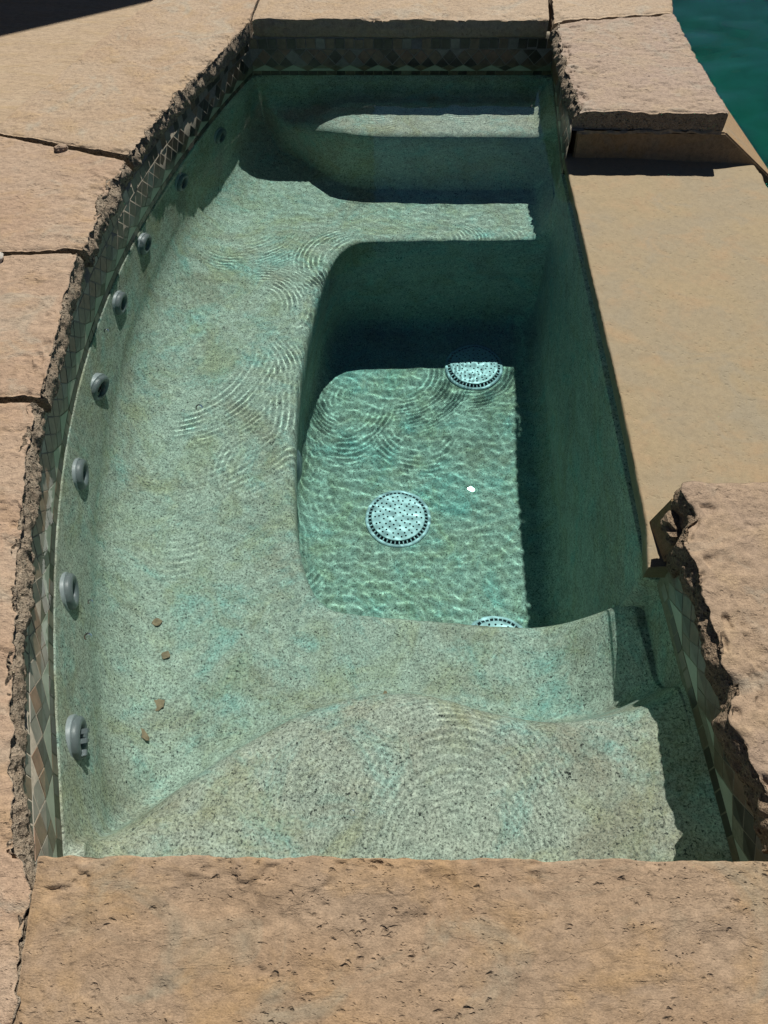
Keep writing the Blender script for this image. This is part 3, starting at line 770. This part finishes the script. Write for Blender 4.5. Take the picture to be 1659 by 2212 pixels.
# ------------------------------------------------------------------ drain covers
def drain_cap():
    rc = .108
    def loop(cx, cy, r, n): return [(cx + r * math.cos(2 * math.pi * k / n), cy + r * math.sin(2 * math.pi * k / n)) for k in range(n)]
    g = random.Random(4); holes = []
    for ri, cnt, ph in ((.0, 0, 0), (.022, 6, .3), (.042, 11, .1), (.061, 16, .25), (.079, 20, .0), (.096, 23, .2)):
        for k in range(cnt):
            a = 2 * math.pi * k / cnt + ph + g.uniform(-.05, .05); r = ri + g.uniform(-.0025, .0025)
            holes.append((r * math.cos(a), r * math.sin(a)))
    v, f = cdt(loop(0, 0, rc, 64), [loop(hx, hy, .0043, 8) for hx, hy in holes])
    bm = bmesh.new(); vs_ = [bm.verts.new((p[0], p[1], .0205 + .003 * (1 - (p @ p) / rc ** 2))) for p in v]
    for q in f:
        try: bm.faces.new([vs_[i] for i in q])
        except ValueError: pass
    bmesh.ops.recalc_face_normals(bm, faces=bm.faces)
    if sum(f_.normal.z for f_ in bm.faces) < 0: bmesh.ops.reverse_faces(bm, faces=bm.faces)
    ext = bmesh.ops.extrude_face_region(bm, geom=list(bm.faces))
    for w in [x for x in ext['geom'] if isinstance(x, bmesh.types.BMVert)]: w.co.z -= .0035
    bmesh.ops.recalc_face_normals(bm, faces=bm.faces)
    me = bpy.data.meshes.new("cap"); bm.to_mesh(me); bm.free(); me.materials.append(M['drain']); return me
cap_me = drain_cap()
rim_me = lathe("rim", [(.108, .0205), (.1115, .0205), (.1125, .0180), (.1085, .0175)], 64); rim_me.materials.append(M['drain'])
base_me = lathe("base_ring", [(.124, .0075), (.126, .0095), (.134, .0085), (.1375, .0045), (.138, -.015)], 64); base_me.materials.append(M['drain'])
sump_me = lathe("sump", [(.130, .0045), (.06, .0045), (.001, .0045)], 48, cap=True); sump_me.materials.append(M['drain_dark'])
def vanes():
    bm = bmesh.new()
    for k in range(44):
        a = 2 * math.pi * k / 44; c, s_ = math.cos(a), math.sin(a); w = .0022
        def P(r, off, z): return bm.verts.new((r * c - off * s_, r * s_ + off * c, z))
        a0 = [P(.106, w, .019), P(.130, w, .0085), P(.130, w, .004), P(.106, w, .004)]; b0 = [P(.106, -w, .019), P(.130, -w, .0085), P(.130, -w, .004), P(.106, -w, .004)]
        bm.faces.new(a0); bm.faces.new(b0[::-1])
        for q in range(4): bm.faces.new((a0[q], b0[q], b0[(q + 1) % 4], a0[(q + 1) % 4]))
    bmesh.ops.recalc_face_normals(bm, faces=bm.faces)
    me = bpy.data.meshes.new("vanes"); bm.to_mesh(me); bm.free(); me.materials.append(M['drain']); return me
vane_me = vanes()
def floor_z(x, y): return float(shell_height(np.array([[x, y]]))[0])
for (x, y, lab) in ((.059, 1.722, "round white perforated drain cover in full sun, mid floor"),
                    (.426, 2.533, "round white perforated drain cover half in shadow, by the far end of the footwell"),
                    (.424, 1.148, "white drain cover mostly hidden behind the near bench edge")):
    root = tag(empty("drain_cover", (x, y, floor_z(x, y))), lab, "drain cover", "floor drain covers")
    root.rotation_euler.z = random.uniform(0, 6)
    for nm, me_, sm in (("base_ring", base_me, True), ("cap", cap_me, False), ("rim", rim_me, True), ("sump", sump_me, False)): recv(link(nm, me_, None, root, smooth=sm))
    v_ = recv(link("vanes", vane_me, None, root, smooth=False)); v_["kind"] = "stuff"
# suction cover low on the left wall of the footwell
suc = lathe("dome", [(.075, -.02), (.075, .004), (.070, .012), (.055, .020), (.030, .026), (.002, .028)], 40, cap=True); suc.materials.append(M['jet'])
sr = lathe("rim", [(.084, -.02), (.084, .006), (.080, .009), (.075, .006)], 40); sr.materials.append(M['jet'])
sroot = tag(empty("suction_cover", (-.352, 1.80, -.95)), "grey domed suction cover on the footwell side wall, half hidden by the bench", "suction cover")
sroot.rotation_euler = (0, R(90), 0)
recv(link("dome", suc, None, sroot)); recv(link("rim", sr, None, sroot))

# ------------------------------------------------------------------ leaves, bubbles, loose stones
def leaf(x, y, z, L, W, rot, seed, lab):
    nu, nv = 9, 5; co = []
    g = random.Random(seed)
    for i in range(nu):
        t = i / (nu - 1)
        w = W * math.sin(math.pi * min(max(t, .04), .97)) ** .7 * (1 + g.uniform(-.18, .18))
        for j in range(nv):
            s_ = (j / (nv - 1) - .5) * 2
            co.append((L * (t - .5) + g.uniform(-.001, .001), s_ * w / 2, .002 + .002 * s_ * s_ + .002 * math.sin(t * 3 + seed) + g.uniform(0, .001)))
    me = grid_mesh("fallen_leaf", np.array(co), nu, nv, flip=True)
    o = recv(link("fallen_leaf", me, M['leaf'])); o.location = (x, y, z); o.rotation_euler = (0, 0, rot)
    md = o.modifiers.new("solidify", 'SOLIDIFY'); md.thickness = .0008
    tag(o, lab, "leaf", "dead leaves on the bench")
for x, y, L, W, rot, sd, lab in ((-.691, .999, .030, .026, .3, 1, "small round brown leaf on the left bench, farthest of the four there"),
                                 (-.648, .895, .028, .024, 1.2, 2, "faint tan leaf lying just nearer than the small round one"),
                                 (-.643, .741, .044, .034, .6, 3, "triangular brown leaf on the left bench"),
                                 (-.662, .652, .056, .020, -.7, 4, "long curled brown leaf on the left bench, nearest to the near coping"),
                                 (.003, .765, .026, .016, 1.5, 5, "tiny brown leaf at the foot of the near step")):
    leaf(x, y, floor_z(x, y), L, W, rot, sd, lab)
bub = lathe("bubble", [(.0001, .0048), (.003, .0042), (.0052, .0026), (.0065, .0004), (.0068, -.0003)], 20)
bub.materials.append(M['bubble'])
for k, (x, y, sc, lab) in enumerate(((-.920, 1.868, 1.3, "clear bubble floating beside the fourth jet from the far corner"), (-.709, .758, 1.5, "larger clear bubble floating below the second jet from the near coping"),
                                     (-.726, .852, 1.0, "small clear bubble floating right of the second jet from the near coping"), (-.559, 1.517, 1.7, "flat clear bubble floating over the middle of the left bench"),
                                     (-.606, 1.502, .9, "tiny clear bubble left of the flat one over the left bench"), (-.066, .359, 1.1, "clear bubble floating over the near step"))):
    o = link("floating_bubble", bub); o.location = (x, y, .0012); o.scale = (sc, sc, sc); tag(o, lab, "bubble", "bubbles on the spa water")
pb = rock("pebble", (-1.205, 2.655, .203), (.026, .017, .013), 3, M['stone_left2'], .35, 3); pb.rotation_euler.z = .5
tag(pb, "chip of stone wedged in the upper left coping joint", "pebble")
wp = rock("pebble", (-1.228, 1.965, .208), (.022, .026, .012), 14, M['white_pebble'], .2, 4)
tag(wp, "white rounded pebble at the left edge on the coping joint", "pebble")
